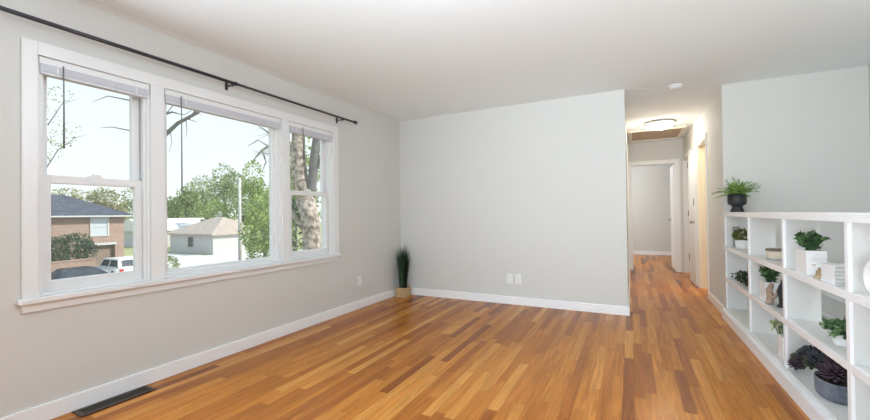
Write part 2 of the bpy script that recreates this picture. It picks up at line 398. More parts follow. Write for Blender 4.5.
# window casing, stool and apron, one continuous trim
CY0, CY1, CT = .822, 3.320, 2.096
bm = boxes((XL, XL+.018, CY0, OP[0][0], WZ0, CT), (XL, XL+.018, OP[2][1], CY1, WZ0, CT), (XL, XL+.018, OP[0][0], OP[2][1], WZ1, CT),
           (XL, XL+.018, OP[0][1], OP[1][0], WZ0, WZ1), (XL, XL+.018, OP[1][1], OP[2][0], WZ0, WZ1), bev=.002)
struct('trim_3', bm, M['trim'], 'white casing framing the three part window', 'window casing')
bm = boxes((XL-.10, XL+.045, .806, 3.336, WZ0-.028, WZ0), bev=.004); box(bm, XL, XL+.016, .822, 3.320, WZ0-.075, WZ0-.028)
struct('trim_4', bm, M['trim'], 'white window sill ledge with apron under the window', 'window sill')

# ------------------------------------------------------------------ windows
def ring(bm, x0, x1, y0, y1, z0, z1, wl, wr, wb, wt):
    box(bm, x0, x1, y0, y0+wl, z0, z1, bev=.002); box(bm, x0, x1, y1-wr, y1, z0, z1, bev=.002)
    box(bm, x0, x1, y0+wl, y1-wr, z0, z0+wb, bev=.002); box(bm, x0, x1, y0+wl, y1-wr, z1-wt, z1, bev=.002)
def pane(y0, y1, z0, z1, x, parent):
    return obj('glass_pane', boxes((x-.002, x+.002, y0, y1, z0, z1)), M['glass'], parent)
def hung(idx, y0, y1, label):
    r = struct_root('window_%d' % idx, (XL, (y0+y1)/2, WZ0), label, 'window'); L_ = r.location
    def part(name, bm, m, par=r):
        bmesh.ops.translate(bm, vec=-Vector(L_), verts=bm.verts[:]); return obj(name, bm, m, par)
    bm = bmesh.new()
    ring(bm, XO+.01, XL-.001, y0, y1, WZ0, WZ1, .018, .018, .012, .018)
    ring(bm, XL-.030, XL-.012, y0+.018, y1-.018, WZ0+.012, WZ1-.018, .014, .014, .001, .012)
    part('window_frame', bm, M['trim'])
    zm = 1.345; a, b = y0+.022, y1-.022
    bm = bmesh.new(); ring(bm, XL-.115, XL-.080, a, b, zm-.022, WZ1-.018, .046, .046, .040, .05)
    up = part('upper_sash', bm, M['trim'])
    bm = boxes((XL-.099, XL-.095, a+.044, b-.044, zm+.016, WZ1-.066)); part('glass_pane', bm, M['glass'], up)
    bm = bmesh.new(); ring(bm, XL-.072, XL-.036, a, b, WZ0+.013, zm+.022, .048, .048, .062, .046)
    lo = part('lower_sash', bm, M['trim'])
    bm = boxes((XL-.056, XL-.052, a+.046, b-.046, WZ0+.073, zm-.022)); part('glass_pane', bm, M['glass'], lo)
    ym = (y0+y1)/2
    bm = boxes((XL-.078, XL-.04, ym-.032, ym+.032, zm+.022, zm+.032), bev=.003); box(bm, XL-.066, XL-.05, ym-.012, ym+.03, zm+.032, zm+.045, bev=.003)
    part('sash_lock', bm, M['trim'], lo)
    return r
hung(1, *OP[0], 'white double hung window on the left, looking at the brick house')
hung(3, *OP[2], 'narrow white double hung window on the right, tree trunk outside')
y0, y1 = OP[1]
r = struct_root('window_2', (XL, (y0+y1)/2, WZ0), 'wide fixed picture window in the middle', 'window')
def wpart(name, bm, m, par):
    bmesh.ops.translate(bm, vec=-Vector(r.location), verts=bm.verts[:]); return obj(name, bm, m, par)
bm = bmesh.new(); ring(bm, XO+.01, XL-.001, y0, y1, WZ0, WZ1, .015, .015, .012, .018)
ring(bm, XL-.060, XL-.020, y0+.015, y1-.015, WZ0+.012, WZ1-.018, .020, .020, .018, .02); wpart('window_frame', bm, M['trim'], r)
bm = bmesh.new(); ring(bm, XL-.085, XL-.055, y0+.012, y1-.012, WZ0+.012, WZ1-.018, .036, .042, .040, .05); f_ = wpart('sash', bm, M['trim'], r)
wpart('glass_pane', boxes((XL-.072, XL-.068, y0+.044, y1-.05, WZ0+.048, WZ1-.066)), M['glass'], f_)

# ------------------------------------------------------------------ raised blinds
def blind(y0, y1, wy, wz, label):
    t = thing('window_blind', label, 'blind', (XL-.026, (y0+y1)/2, WZ1), 0, 'raised blinds in the window')
    hw = (y1-y0)/2-.008
    obj('headrail', boxes((-.014, .034, -hw, hw, -.040, -.002), bev=.003), M['trim'], t)
    bm = bmesh.new()
    for k in range(12): box(bm, -.012, .038-.0015*(k % 2), -hw+.004, hw-.004, -.0412-.0034*k-.0024, -.0412-.0034*k+.0006)
    obj('slat_stack', bm, M['blind'], t)
    obj('bottom_rail', boxes((-.012, .036, -hw+.004, hw-.004, -.098, -.0815), bev=.003), M['blind'], t)
    for s in (-.72, .72):
        bm = bmesh.new(); box(bm, .0382, .0392, s*hw-.004, s*hw+.004, -.082, -.045); obj('ladder_tape', bm, M['trim'], t)
    yy = wy-(y0+y1)/2
    bm = bmesh.new(); tube(bm, [(.044, yy, -.03), (.047, yy, -.2), (.047, yy, wz-WZ1)], [.0032, .0036, .005], 8); obj('wand', bm, M['wand'], t)
blind(*OP[0], .992, 1.52, 'white blind pulled up over the left sash window')
blind(*OP[1], 1.640, 1.30, 'widest white blind pulled up over the picture window')
blind(*OP[2], 2.800, 1.67, 'white blind pulled up over the narrow right sash window')

# ------------------------------------------------------------------ curtain rod
RX, RZ = XL+.085, 2.187
t = thing('curtain_rod', 'long thin black curtain rod mounted above the window', 'curtain rod', (RX, 1.9, RZ))
bm = bmesh.new(); tube(bm, [(0, -1.55, 0), (0, .12, 0)], .0125, 12); tube(bm, [(0, .10, 0), (0, 1.62, 0)], .0105, 12); shade(obj('pole', bm, M['black'], t))
for y in (-1.58, 1.635):
    bm = bmesh.new(); tube(bm, [(0, y-.022, 0), (0, y-.018, 0), (0, y+.018, 0), (0, y+.022, 0)], [.014, .019, .019, .014], 14); obj('finial', bm, M['black'], t)
for y in (-1.36, .10, 1.41):
    bm = boxes((XL-RX+.0005, XL-RX+.006, y-.012, y+.012, -.045, .02), bev=.002); box(bm, XL-RX+.004, .012, y-.006, y+.006, -.020, -.011)
    tube(bm, [(0, y, -.028), (0, y, -.012)], .006, 8); b_ = obj('bracket', bm, M['black'], t)
bm = bmesh.new(); tube(bm, [(0, .115, 0), (0, .135, 0)], .0155, 12); obj('joint_collar', bm, M['black'], t)

# ------------------------------------------------------------------ outlets, vent
def outlet(loc, rz, label, blank=False):
    t = thing('wall_outlet', label, 'outlet', loc, rz, 'white wall outlets')
    obj('cover_plate', boxes((-.036, .036, -.006, 0, -.058, .058), bev=.002), M['plastic'], t)
    for z in (-.022, .022):
        bm = bmesh.new(); tube(bm, [(0, -.006, z), (0, -.009, z)], .017, 16); s_ = obj('socket', bm, M['plastic'], t)
        bm = bmesh.new()
        for x in (-.006, .006): box(bm, x-.0012, x+.0012, -.0098, -.0086, z-.004, z+.005)
        tube(bm, [(0, -.0086, z-.010), (0, -.0098, z-.010)], .0022, 8); obj('slot', bm, M['slot'], s_)
outlet((XL, 3.68, .325), PI/2, 'white outlet low on the window wall, under the right window')
outlet((-1.340, YB, .312), 0, 'left one of two white outlets side by side on back wall')
outlet((-1.232, YB, .312), 0, 'right one of two white outlets side by side on back wall')
t = thing('floor_vent', 'dark bronze floor register set in boards beside window wall baseboard', 'vent', (-2.825, 1.21, 0))
bm = bmesh.new()
for b in ((-.062, .062, -.19, -.165, 0, .006), (-.062, .062, .165, .19, 0, .006), (-.062, -.032, -.165, .165, 0, .006), (.032, .062, -.165, .165, 0, .006)): box(bm, *b, bev=.002)
obj('frame', bm, M['bronze'], t)
bm = boxes((-.032, .032, -.165, .165, 0, .001))
obj('duct_opening', bm, M['slot'], t)
for k in range(3): obj('louver', boxes((-.022+.018*k, -.014+.018*k, -.165, .165, .001, .004)), M['bronze'], t)

# ------------------------------------------------------------------ hallway joinery
def casing(name, bm, label=None): return struct(name, bm, M['trim'], label, 'door casing' if label else None)
c = .062; x = XR
bm = boxes((x-.014, x, D1[0]-c, D1[0], 0, DH+c), (x-.014, x, D1[1], D1[1]+c, 0, DH+c), (x-.014, x, D1[0], D1[1], DH, DH+c), bev=.002); casing('trim_5', bm, 'white casing of the nearer hallway doorway on the right')
bm = boxes((x, x+TH, D1[0], D1[0]+.015, 0, DH), (x, x+TH, D1[1]-.015, D1[1], 0, DH), (x, x+TH, D1[0]+.015, D1[1]-.015, DH-.015, DH), (x+.05, x+.085, D1[1]-.03, D1[1]-.015, 0, DH-.015), (x+.05, x+.085, D1[0]+.015, D1[0]+.03, 0, DH-.015), bev=.0015)
struct('trim_6', bm, M['jamb'], 'jamb of the nearer hallway doorway, tinted cream for warm lamp light', 'door jamb')
bm = boxes((x-.014, x, D2[0]-c, D2[0], 0, DH+c), (x-.014, x, D2[1], YE-.005, 0, DH+c), (x-.014, x, D2[0], D2[1], DH, DH+c), bev=.002); casing('trim_7', bm)
bm = boxes((x, x+TH, D2[0], D2[0]+.015, 0, DH), (x, x+TH, D2[1]-.015, D2[1], 0, DH), (x, x+TH, D2[0]+.015, D2[1]-.015, DH-.015, DH), bev=.0015); casing('trim_8', bm)
y = YE
bm = boxes((XH+.001, EX[0], y-.014, y, 0, EH+.066), (EX[1], EX[1]+.065, y-.014, y, 0, EH+.066), (EX[0], EX[1], y-.014, y, EH, EH+.066), bev=.002); casing('trim_9', bm, 'white casing of the open doorway at the hallway end')
bm = boxes((EX[0], EX[0]+.012, y, y+.11, 0, EH), (EX[1]-.012, EX[1], y, y+.11, 0, EH), (EX[0]+.012, EX[1]-.012, y, y+.11, EH-.012, EH), bev=.0015); casing('trim_10', bm)
bm = boxes((XH, XH+.014, 6.2, 6.262, 0, DH+c), (XH, XH+.014, 7.09, 7.15, 0, DH+c), (XH, XH+.014, 6.262, 7.09, DH, DH+c), bev=.002); casing('trim_11', bm, 'white casing edge on the left hallway wall')

def door(name, loc, rz, w_, h_, label, knobs, lock=False, hinges=True, hx=0):
    """slab runs from the hinge along +x, thickness in y"""
    t = struct_root(name, loc, label, 'door'); t.rotation_euler = (0, 0, rz)
    bm = boxes((0, w_, -.0175, .0175, .01, h_), bev=.002)
    sl = obj('slab', bm, M['trim'], t)
    st = .10; midz = .95
    for (z0, z1) in ((.22, midz-.07), (midz+.07, h_-.14)):
        for (x0, x1) in ((st, w_/2-.04), (w_/2+.04, w_-st)):
            for s in (-1, 1):
                bm = bmesh.new(); ys = sorted((s*.0176, s*.0215))
                box(bm, x0, x1, ys[0], ys[1], z0, z1, bev=.0018); obj('raised_panel', bm, M['trim'], t)
    kx = w_-.065
    for s in (-1, 1):
        bm = bmesh.new(); tube(bm, [(kx, s*.0176, .95), (kx, s*.024, .95)], .028, 16)
        tube(bm, [(kx, s*.023, .95), (kx, s*.045, .95)], .010, 12); tube(bm, [(kx, s*.04, .95), (kx, s*.05, .95), (kx, s*.065, .95), (kx, s*.072, .95)], [.016, .026, .026, .014], 16)
        shade(obj('door_knob', bm, M['steel'], t))
    for z in (.38, 1.08, 1.86):
        bm = bmesh.new(); tube(bm, [(-.006, hx, z-.045), (-.006, hx, z+.045)], .008, 10); obj('hinge', bm, M['bronze'], t)
    if lock:
        obj('lock_plate', boxes((kx-.02, kx+.02, -.023, -.0176, 1.20, 1.30), bev=.002), M['bronze'], t)
    return t
door('door_1', (.8505, 7.383, 0), -PI/2, .63, 2.03, 'white closed hallway door between the two doorways on the right', True, lock=True, hx=-.018)
door('door_2', (.730, YE+.118, 0), PI/2, .62, 1.985, 'white door swung open into the far bedroom', True, hx=-.018)
door('door_3', (XR+TH+.02, D2[1]-.05, 0), 0, .70, 2.02, 'white door inside the farther hallway doorway', True, hx=-.018)

# attic hatch, lamp, detector
HZ = H-.002
t = thing('attic_hatch', 'tan attic hatch panel with pale frame in hallway ceiling', 'hatch', (.39, 7.58, HZ))
bm = bmesh.new()
for b in ((-.40, .40, -.50, -.455, -.022, 0), (-.40, .40, .455, .50, -.022, 0), (-.40, -.355, -.455, .455, -.022, 0), (.355, .40, -.455, .455, -.022, 0)): box(bm, *b, bev=.003)
obj('frame', bm, M['jamb'], t); obj('panel', boxes((-.355, .355, -.455, .455, -.006, -.001)), M['wood'], t)
t = thing('ceiling_light', 'lit round flush ceiling light with frosted dome in the hallway', 'ceiling light', (.40, 6.58, HZ))
bm = bmesh.new(); lathe(bm, [(.205, 0), (.21, -.012), (.205, -.03), (.185, -.034), (.18, -.028), (.18, -.001)][::-1], 40); obj('metal_rim', bm, M['steel'], t, True)
bm = bmesh.new(); lathe(bm, [(.183, -.03), (.172, -.055), (.145, -.08), (.10, -.098), (.05, -.107), (.0, -.11)], 40); obj('glass_dome', bm, M['lamp'], t, True)
bm = bmesh.new(); lathe(bm, [(.0, -.125), (.010, -.122), (.012, -.114), (.006, -.1105)], 12); obj('finial', bm, M['steel'], t, True)
HB, BB, CB, FB = 0, 44, 14, 58
def point(loc, watts, col, r=.1):
    l = bpy.data.lights.new('point_light', 'POINT'); l.energy = watts; l.color = col; l.shadow_soft_size = r
    o = bpy.data.objects.new('point_light', l); C.objects.link(o); o.location = loc
point((2.0, 6.1, 2.1), BB, (1, .80, .52), .12)          # lamp of the room behind the nearer doorway
point((2.2, 7.7, 2.1), CB, (1, .93, .84), .12)
point((-.7, 9.7, 2.0), FB, (.95, 1, 1.03), .15)          # unseen light inside the far bedroom
point((1.36, 1.65, 2.08), LW['pend'], LAMP, .15); point((-.6, 1.25, 2.05), LW['room'], COOL, .2)     # pendant of the dining corner, then an unseen fill added to light shelf fronts
t = thing('smoke_detector', 'small round white smoke detector on ceiling at hallway entrance', 'smoke detector', (.435, 4.742, H))
bm = bmesh.new(); lathe(bm, [(.068, 0), (.07, -.012), (.066, -.016)][::-1], 32); obj('mounting_base', bm, M['plastic'], t, True)
bm = bmesh.new(); lathe(bm, [(.0, -.042), (.03, -.041), (.052, -.034), (.058, -.0165)], 32); obj('cover', bm, M['plastic'], t, True)

# ------------------------------------------------------------------ white shelf
SF, SB = .870, 1.046
t = thing('shelf_unit', 'long low white open backed shelf along the stairwell edge', 'shelf', (SF, YS, 0))
def sp(name, *bs, bev=.002, m='shelfw'):
    bm = boxes(*bs, bev=bev); bmesh.ops.translate(bm, vec=(-SF, -YS, 0), verts=bm.verts[:]); return obj(name, bm, M[m], t)
def spw(name, *bs): return sp(name, *bs, bev=.001, m='skirt_lit_edge')  # whiter paint on the front strips holds the window light
Y0 = 1.36
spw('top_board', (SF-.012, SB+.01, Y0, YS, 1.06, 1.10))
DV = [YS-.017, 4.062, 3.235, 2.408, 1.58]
sp('side_panel', (SF+.014, SB, DV[0]-.017, YS, .105, 1.06)); spw('lit_edge_strip', (SF, SF+.0139, DV[0]-.017, YS, .105, 1.06))
for y in DV[1:]: sp('divider', (SF+.014, SB, y-.016, y+.016, .105, 1.06)); spw('lit_edge_strip', (SF, SF+.0139, y-.016, y+.016, .105, 1.06))
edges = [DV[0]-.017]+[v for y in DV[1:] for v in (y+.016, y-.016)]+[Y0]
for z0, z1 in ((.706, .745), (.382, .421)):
    for i in range(0, len(edges), 2): sp('shelf_board', (SF+.014, SB, edges[i+1], edges[i], z0, z1)); spw('lit_edge_strip', (SF, SF+.0139, edges[i+1], edges[i], z0, z1))
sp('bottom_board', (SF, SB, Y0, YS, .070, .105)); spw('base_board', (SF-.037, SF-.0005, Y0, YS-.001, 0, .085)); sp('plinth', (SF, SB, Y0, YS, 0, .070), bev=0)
for y in DV[1:4]:
    for z in (.20, .30, .52, .62, .84, .94):
        sp('shelf_pin', (SB-.033, SB-.027, y-.0175, y-.0155, z-.003, z+.003), bev=0)
S1, S2, S0, ST = .746, .422, .106, 1.101

def square_pot(t, s, h, m=None, taper=.96, ratio=1):
    bm = bmesh.new(); a = s/2; b = a*taper; i = a-.006
    vs = []
    for (q, z) in ((b, 0), (a, h), (i, h), (i, h-.02)):
        vs.append([bm.verts.new((sx_*q, sy_*q*ratio, z)) for sx_, sy_ in ((-1, -1), (1, -1), (1, 1), (-1, 1))])
    for r0, r1 in zip(vs, vs[1:]):
        for k in range(4): bm.faces.new((r0[k], r0[(k+1) % 4], r1[(k+1) % 4], r1[k]))
    bm.faces.new(vs[0][::-1]); bm.faces.new(vs[-1])
    o = obj('pot', bm, m or M['ceramic'], t)
    return o
def bushy(t, z0, n, rx, ry, rz, L, W, m, stems=10, cz=None):
    bm = bmesh.new()
    st = bmesh.new()
    for _ in range(stems):
        a = random.uniform(0, 2*PI); k = random.uniform(.3, 1)
        tip = Vector((math.cos(a)*rx*k*.9, math.sin(a)*ry*k*.9, z0+rz*random.uniform(.8, 1.9)))
        b0 = Vector((math.cos(a)*rx*.15, math.sin(a)*ry*.15, z0-.012))
        mid = (b0+tip)/2+Vector((0, 0, .015))
        tube(st, [b0, mid, tip], [.0025, .002, .0012], 5)
        for j in range(max(1, n//stems)):
            u = random.uniform(.3, 1.02); p = b0.lerp(mid, u*2) if u < .5 else mid.lerp(tip, u*2-1)
            leaf(bm, p, rnd_dir(.3), L*random.uniform(.7, 1.2), W*random.uniform(.7, 1.2))
    obj('stems', st, m, t); return obj('foliage', bm, m, t)

# fern in a footed black pot on top of the shelf
t = thing('potted_fern', 'green fern in footed black pot on top of the shelf', 'potted plant', (.955, 4.83, ST))
bm = bmesh.new(); lathe(bm, [(.058, 0), (.060, .006), (.048, .03), (.042, .050), (.052, .066), (.071, .075), (.077, .09), (.078, .178), (.073, .182), (.070, .178), (.069, .15)], 36); obj('pot', bm, M['blackpot'], t, True)
bm = bmesh.new(); lathe(bm, [(.0, .150), (.0685, .151), (.0685, .158), (.0, .163)], 24); obj('soil', bm, M['soil'], t, True)
bm = bmesh.new()
for i in range(46):
    a = random.uniform(0, 2*PI); ln = random.uniform(.15, .27); el = random.uniform(.35, 1.35)
    pts = []
    for k in range(9):
        u = k/8; rr = ln*u*math.cos(el)*1.15; zz = .16+ln*u*math.sin(el)-.10*u*u*ln/.2*(1.2-el*.6)
        pts.append(Vector((math.cos(a)*rr, math.sin(a)*rr, zz)))
    tube(bm, pts, [.0018]*8+[.0008], 4)
    for k in range(1, 9):
        d = (pts[k]-pts[k-1]).normalized(); s = d.cross(Vector((0, 0, 1))).normalized()
        for sgn in (-1, 1): leaf(bm, pts[k], (s*sgn+d*.9), .046*(1.15-k/9), .016, .1)
obj('fronds', bm, M['fern'], t)

# top row, farthest cell
t = thing('glass_vase', 'slim clear glass vase in the farthest top cell', 'vase', (.945, 4.865, S1))
bm = bmesh.new(); lathe(bm, [(.024, 0), (.026, .004), (.026, .205), (.0235, .205), (.0235, .008)], 24); obj('glass_body', bm, M['clear'], t, True)
bm = bmesh.new(); lathe(bm, [(.0262, .196), (.0275, .2), (.0262, .207)], 24); obj('rim', bm, M['clear'], t, True)
t = thing('potted_moss', 'round olive green plant in white pot, farthest top cell', 'potted plant', (.955, 4.66, S1))
bm = bmesh.new(); lathe(bm, [(.045, 0), (.05, .004), (.058, .085), (.054, .088), (.052, .075)], 28); obj('pot', bm, M['ceramic'], t, True)
bm = bmesh.new(); crown(bm, [(0, 0, .13, .062, .10, .05)], 420, .026, .014); obj('foliage', bm, M['moss'], t)
st = bmesh.new()
for a, b, h in ((-.02, .05, .215), (.01, -.05, .20), (0, 0, .18)): tube(st, [(0, 0, .075), (a*.5, b*.5, .14), (a, b, h)], [.003, .0022, .001], 6)
obj('twigs', st, M['moss'], t)
# middle row, farthest cell
t = thing('trailing_vine', 'dark green trailing vine lying in the farthest middle cell', 'plant', (.95, 4.55, S2+.012))
st = bmesh.new(); tube(st, [(0, -.24, .03), (.0, -.1, .06), (-.01, .05, .04), (-.02, .18, .018), (-.02, .30, .012)], .003, 6); obj('stem', st, M['vine'], t)
bm = bmesh.new(); crown(bm, [(0, -.16, .062, .05, .11, .048), (-.01, .02, .055, .045, .09, .042), (-.015, .13, .03, .03, .04, .026), (-.02, .30, .022, .014, .022, .018)], 420, .026, .018)
for v in bm.verts: v.co.z = max(v.co.z, -.010)
obj('leaves', bm, M['vine'], t)

# candle
t = thing('candle_jar', 'squat cream candle jar with dark rim, second top cell', 'candle', (.955, 3.70, S1))
bm = bmesh.new(); lathe(bm, [(.046, 0), (.053, .006), (.055, .062), (.053, .067)], 36); obj('wax_body', bm, M['wax'], t, True)
bm = bmesh.new(); lathe(bm, [(.0545, .0), (.056, .002), (.056, .013), (.0545, .015)], 36); obj('base_band', bm, M['greyframe'], t, True)
bm = bmesh.new(); lathe(bm, [(.057, .0672), (.060, .070), (.060, .080), (.053, .084), (.0, .085)], 36); obj('lid', bm, M['pewter'], t, True)

# second cell, middle row
t = thing('potted_herb', 'green herb in tall white pot, middle row beside driftwood', 'potted plant', (.935, 3.79, S2))
square_pot(t, .085, .15, ratio=1.7); bushy(t, .145, 260, .07, .085, .06, .034, .021, M['herb'], 16)
t = thing('driftwood', 'upright pinkish driftwood piece before the middle row herb', 'ornament', (.905, 3.645, S2+.004))
bm = bmesh.new(); tube(bm, [(0, .016, 0), (0, .016, .004), (.006, .012, .05), (-.004, 0, .10), (.008, -.01, .15)], [.026, .027, .024, .020, .012], 9)
for v in bm.verts: v.co += Vector((random.uniform(-.004, .004), random.uniform(-.004, .004), 0)); v.co.z = max(v.co.z, 0)
tube(bm, [(.0, .01, .03), (.02, -.03, .06), (.03, -.045, .09)], [.015, .012, .006], 7); obj('trunk_piece', bm, M['drift'], t); t.children[0].name = 'wood_piece'
t = thing('figurine', 'slim black abstract figurine standing right of the driftwood', 'figurine', (.950, 3.57, S2))
bm = bmesh.new(); lathe(bm, [(.028, 0), (.028, .012), (.018, .018), (.014, .03)], 20); obj('base', bm, M['blackpot'], t, True)
bm = bmesh.new(); tube(bm, [(0, 0, .028), (.004, .008, .07), (-.004, .012, .11), (.0, .0, .15), (.006, -.006, .175)], [.014, .020, .021, .016, .011], 10); tube(bm, [(.006, -.006, .172), (.006, -.008, .185), (.006, -.008, .2)], [.009, .014, .006], 10); obj('body', bm, M['blackpot'], t)
t = thing('bottle_vase', 'small white bottle vase behind the black figurine', 'vase', (1.0, 3.475, S2))
bm = bmesh.new(); lathe(bm, [(.028, 0), (.031, .005), (.033, .07), (.025, .105), (.014, .125), (.012, .160), (.0165, .17)], 28); obj('body', bm, M['ceramic'], t, True)
bm = bmesh.new(); lathe(bm, [(.0185, .169), (.0195, .172), (.0185, .176)], 20); obj('lip', bm, M['ceramic'], t, True)

# second cell, bottom row
t = thing('bud_vase', 'slim grey vase of pale green buds, second bottom cell', 'vase', (.935, 3.555, S0))
bm = bmesh.new(); lathe(bm, [(.018, 0), (.020, .004), (.017, .06), (.013, .10), (.015, .105)], 20); obj('vase_body', bm, M['greyframe'], t, True)
st = bmesh.new(); bm = bmesh.new()
for a, b, h in ((-.02, .06, .19), (.0, .035, .205), (.01, -.03, .20), (-.01, .09, .17), (.0, -.005, .17)):
    tube(st, [(0, 0, .08), (a*.4, b*.35, .12), (a, b, h)], [.003, .0025, .002], 5)
    for _ in range(16): leaf(bm, (a+random.uniform(-.008, .008), b+random.uniform(-.008, .008), h-.01+random.uniform(-.01, .01)), rnd_dir(.5), .034, .018)
obj('stems', st, M['herb'], t); obj('buds', bm, M['bud'], t)
t = thing('planter', 'tall white square planter with grey leaves, second bottom cell', 'planter', (.940, 3.412, S0+.001))
bm = boxes((-.045, .045, -.05, .05, 0, .150), bev=.004); obj('pot', bm, M['ceramic'], t)
st = bmesh.new(); tube(st, [(0, 0, .15), (-.01, .01, .18), (-.015, .02, .215)], [.003, .0025, .001], 5); obj('stem', st, M['greyleaf'], t)
bm = bmesh.new()
for k in range(26):
    u = random.uniform(.25, 1); leaf(bm, (-.015*u, .02*u, .15+.065*u), rnd_dir(.1), .045, .026)
obj('leaves', bm, M['greyleaf'], t)

# third cell, top row
t = thing('potted_herb', 'leafy green herb in white cube planter, third top cell', 'potted plant', (.930, 2.995, S1))
square_pot(t, .088, .138, taper=.985, ratio=1.9); bushy(t, .135, 400, .075, .11, .05, .034, .020, M['herb'], 22)
t = thing('ornament', 'small white and brass knotted ornament left of the books', 'ornament', (.905, 2.80, S1))
bm = bmesh.new(); lathe(bm, [(.026, 0), (.026, .008), (.008, .014), (.006, .05)], 20); obj('brass_stem', bm, M['gold'], t, True)
bm = bmesh.new()
pts = []
for k in range(25):
    a = 2*PI*k/24; pts.append(((math.sin(a)+2*math.sin(2*a))*.009, (math.cos(a)-2*math.cos(2*a))*.009, .072-math.sin(3*a)*.010))
tube(bm, pts, .0065, 8, cap=False); obj('knot', bm, M['ceramic'], t)
bm = bmesh.new(); tube(bm, [(0, 0, .05), (.0, .03, .03), (0, .045, .01)], [.005, .006, .003], 8); obj('brass_leg', bm, M['gold'], t)
order = ['topmost', 'second from top', 'middle', 'second from bottom', 'bottom']
for k in range(5):
    w2 = [.150, .154, .150, .156, .158][4-k]; dx = random.uniform(-.004, .004)
    t = thing('book', '%s white book of the five stacked in third top cell' % order[4-k].capitalize(), 'book', (.960+dx*.4, 2.648, S1+.0185*k), 0, 'white books stacked in the shelf')
    hx = .074; hy = w2/2-.004
    bm = boxes((-hx, hx, -hy, hy, 0, .0022), (-hx, hx, -hy, hy, .0160, .0182), (-hx, -hx+.003, -hy, hy, .0022, .0160)); obj('cover', bm, M['cover'], t)
    obj('pages', boxes((-hx+.003, hx-.004, -hy+.004, hy-.004, .0022, .0160)), M['paper'], t)
# third cell, middle row
t = thing('potted_ivy', 'leafy green ivy in small white pot, third middle cell', 'potted plant', (.96, 2.70, S2))
bm = bmesh.new(); lathe(bm, [(.036, 0), (.040, .004), (.048, .058), (.045, .061), (.043, .05)], 28); obj('pot', bm, M['ceramic'], t, True)
bushy(t, .05, 200, .075, .14, .030, .042, .030, M['ivy'], 18)
# third cell, bottom row: big succulent bowl
t = thing('succulent_bowl', 'large slate blue ribbed bowl with dark plum succulent, third bottom cell', 'potted plant', (.966, 2.825, S0+.0005))
bm = bmesh.new(); lathe(bm, [(.110, 0), (.128, .008), (.134, .025), (.138, .082), (.141, .090), (.138, .098), (.130, .098), (.128, .08)], 160)
for v in bm.verts:
    r0 = math.hypot(v.co.x, v.co.y)
    if .02 < v.co.z < .085 and r0 > .13:
        a = math.atan2(v.co.y, v.co.x); s = 1+.010*(1 if math.cos(a*26) > .2 else -1); v.co.x *= s*.56; v.co.y *= s*.83
    else: v.co.x *= .56; v.co.y *= .83
obj('bowl', bm, M['bluepot'], t, True)
bm = bmesh.new(); lathe(bm, [(.0, .076), (.126, .077), (.126, .084), (.0, .088)], 24); bmesh.ops.scale(bm, vec=(.56, .83, 1), verts=bm.verts[:]); obj('soil', bm, M['soil'], t, True)
def rosette(c, r, m, n=64):
    bm = bmesh.new(); c = Vector(c)
    for k in range(n):
        a = k*2.39996; zz = 1-1.75*(k+.5)/n; q_ = math.sqrt(max(0, 1-zz*zz)); d = Vector((math.cos(a)*q_, math.sin(a)*q_, zz))
        s_ = d.cross(Vector((.1, .2, 1))).normalized(); nr = s_.cross(d); L = r*random.uniform(.9, 1.08); p = c
        rows = []
        for q, wv in ((.25, .20), (.6, .34), (.85, .32), (1.0, .14)):
            cp = p+(d+Vector((0, 0, .25*q*q))).normalized()*L*q; wv *= r*.62
            rows.append([bm.verts.new(cp+s_*wv), bm.verts.new(cp+nr*wv*.45), bm.verts.new(cp-s_*wv), bm.verts.new(cp-nr*wv*.45)])
        for r0, r1 in zip(rows, rows[1:]):
            for i in range(4): f = bm.faces.new((r0[i], r0[(i+1) % 4], r1[(i+1) % 4], r1[i])); f.smooth = True
        bm.faces.new(rows[0][::-1]); bm.faces.new(rows[-1])
    return obj('rosette', bm, m, t)
for c, r, m in (((-.01, .03, .125), .062, M['plum']), ((-.03, .12, .160), .056, M['slatesucc']), ((-.015, -.06, .150), .062, M['plum']), ((0, .03, .190), .056, M['slatesucc']), ((-.04, .20, .165), .046, M['slatesucc']),
                ((-.045, .15, .120), .044, M['plumgreen']), ((-.05, .255, .135), .040, M['slatesucc']), ((-.06, .333, .048), .046, M['plum']), ((-.06, .333, .088), .034, M['plumgreen']), ((-.01, -.05, .205), .05, M['plum']), ((.0, .13, .205), .042, M['plum']), ((-.055, .285, .110), .032, M['plum'])):
    rosette(c, r, m)
st = bmesh.new(); tube(st, [(0, .02, .08), (-.03, .1, .15), (-.05, .17, .15), (-.055, .25, .125), (-.058, .33, .085), (-.058, .335, .05)], [.014, .013, .011, .010, .009, .006], 8); tube(st, [(0, -.02, .08), (-.01, -.05, .15)], .012, 8); tube(st, [(0, .03, .08), (0, .03, .19)], .012, 8); obj('stem', st, M['plum'], t)
# fourth cell, top row: white ring
t = thing('ring_sculpture', 'round white ring sculpture at the right edge of the photo', 'sculpture', (.905, 2.245, S1))
bm = bmesh.new(); pts = [(0, .058*math.cos(2*PI*k/40), .082+.058*math.sin(2*PI*k/40)) for k in range(41)]; tube(bm, pts, .022, 12, cap=False); obj('ring', bm, M['ceramic'], t)
bm = boxes((-.03, .03, -.035, .035, 0, .008), bev=.003); obj('foot', bm, M['ceramic'], t)

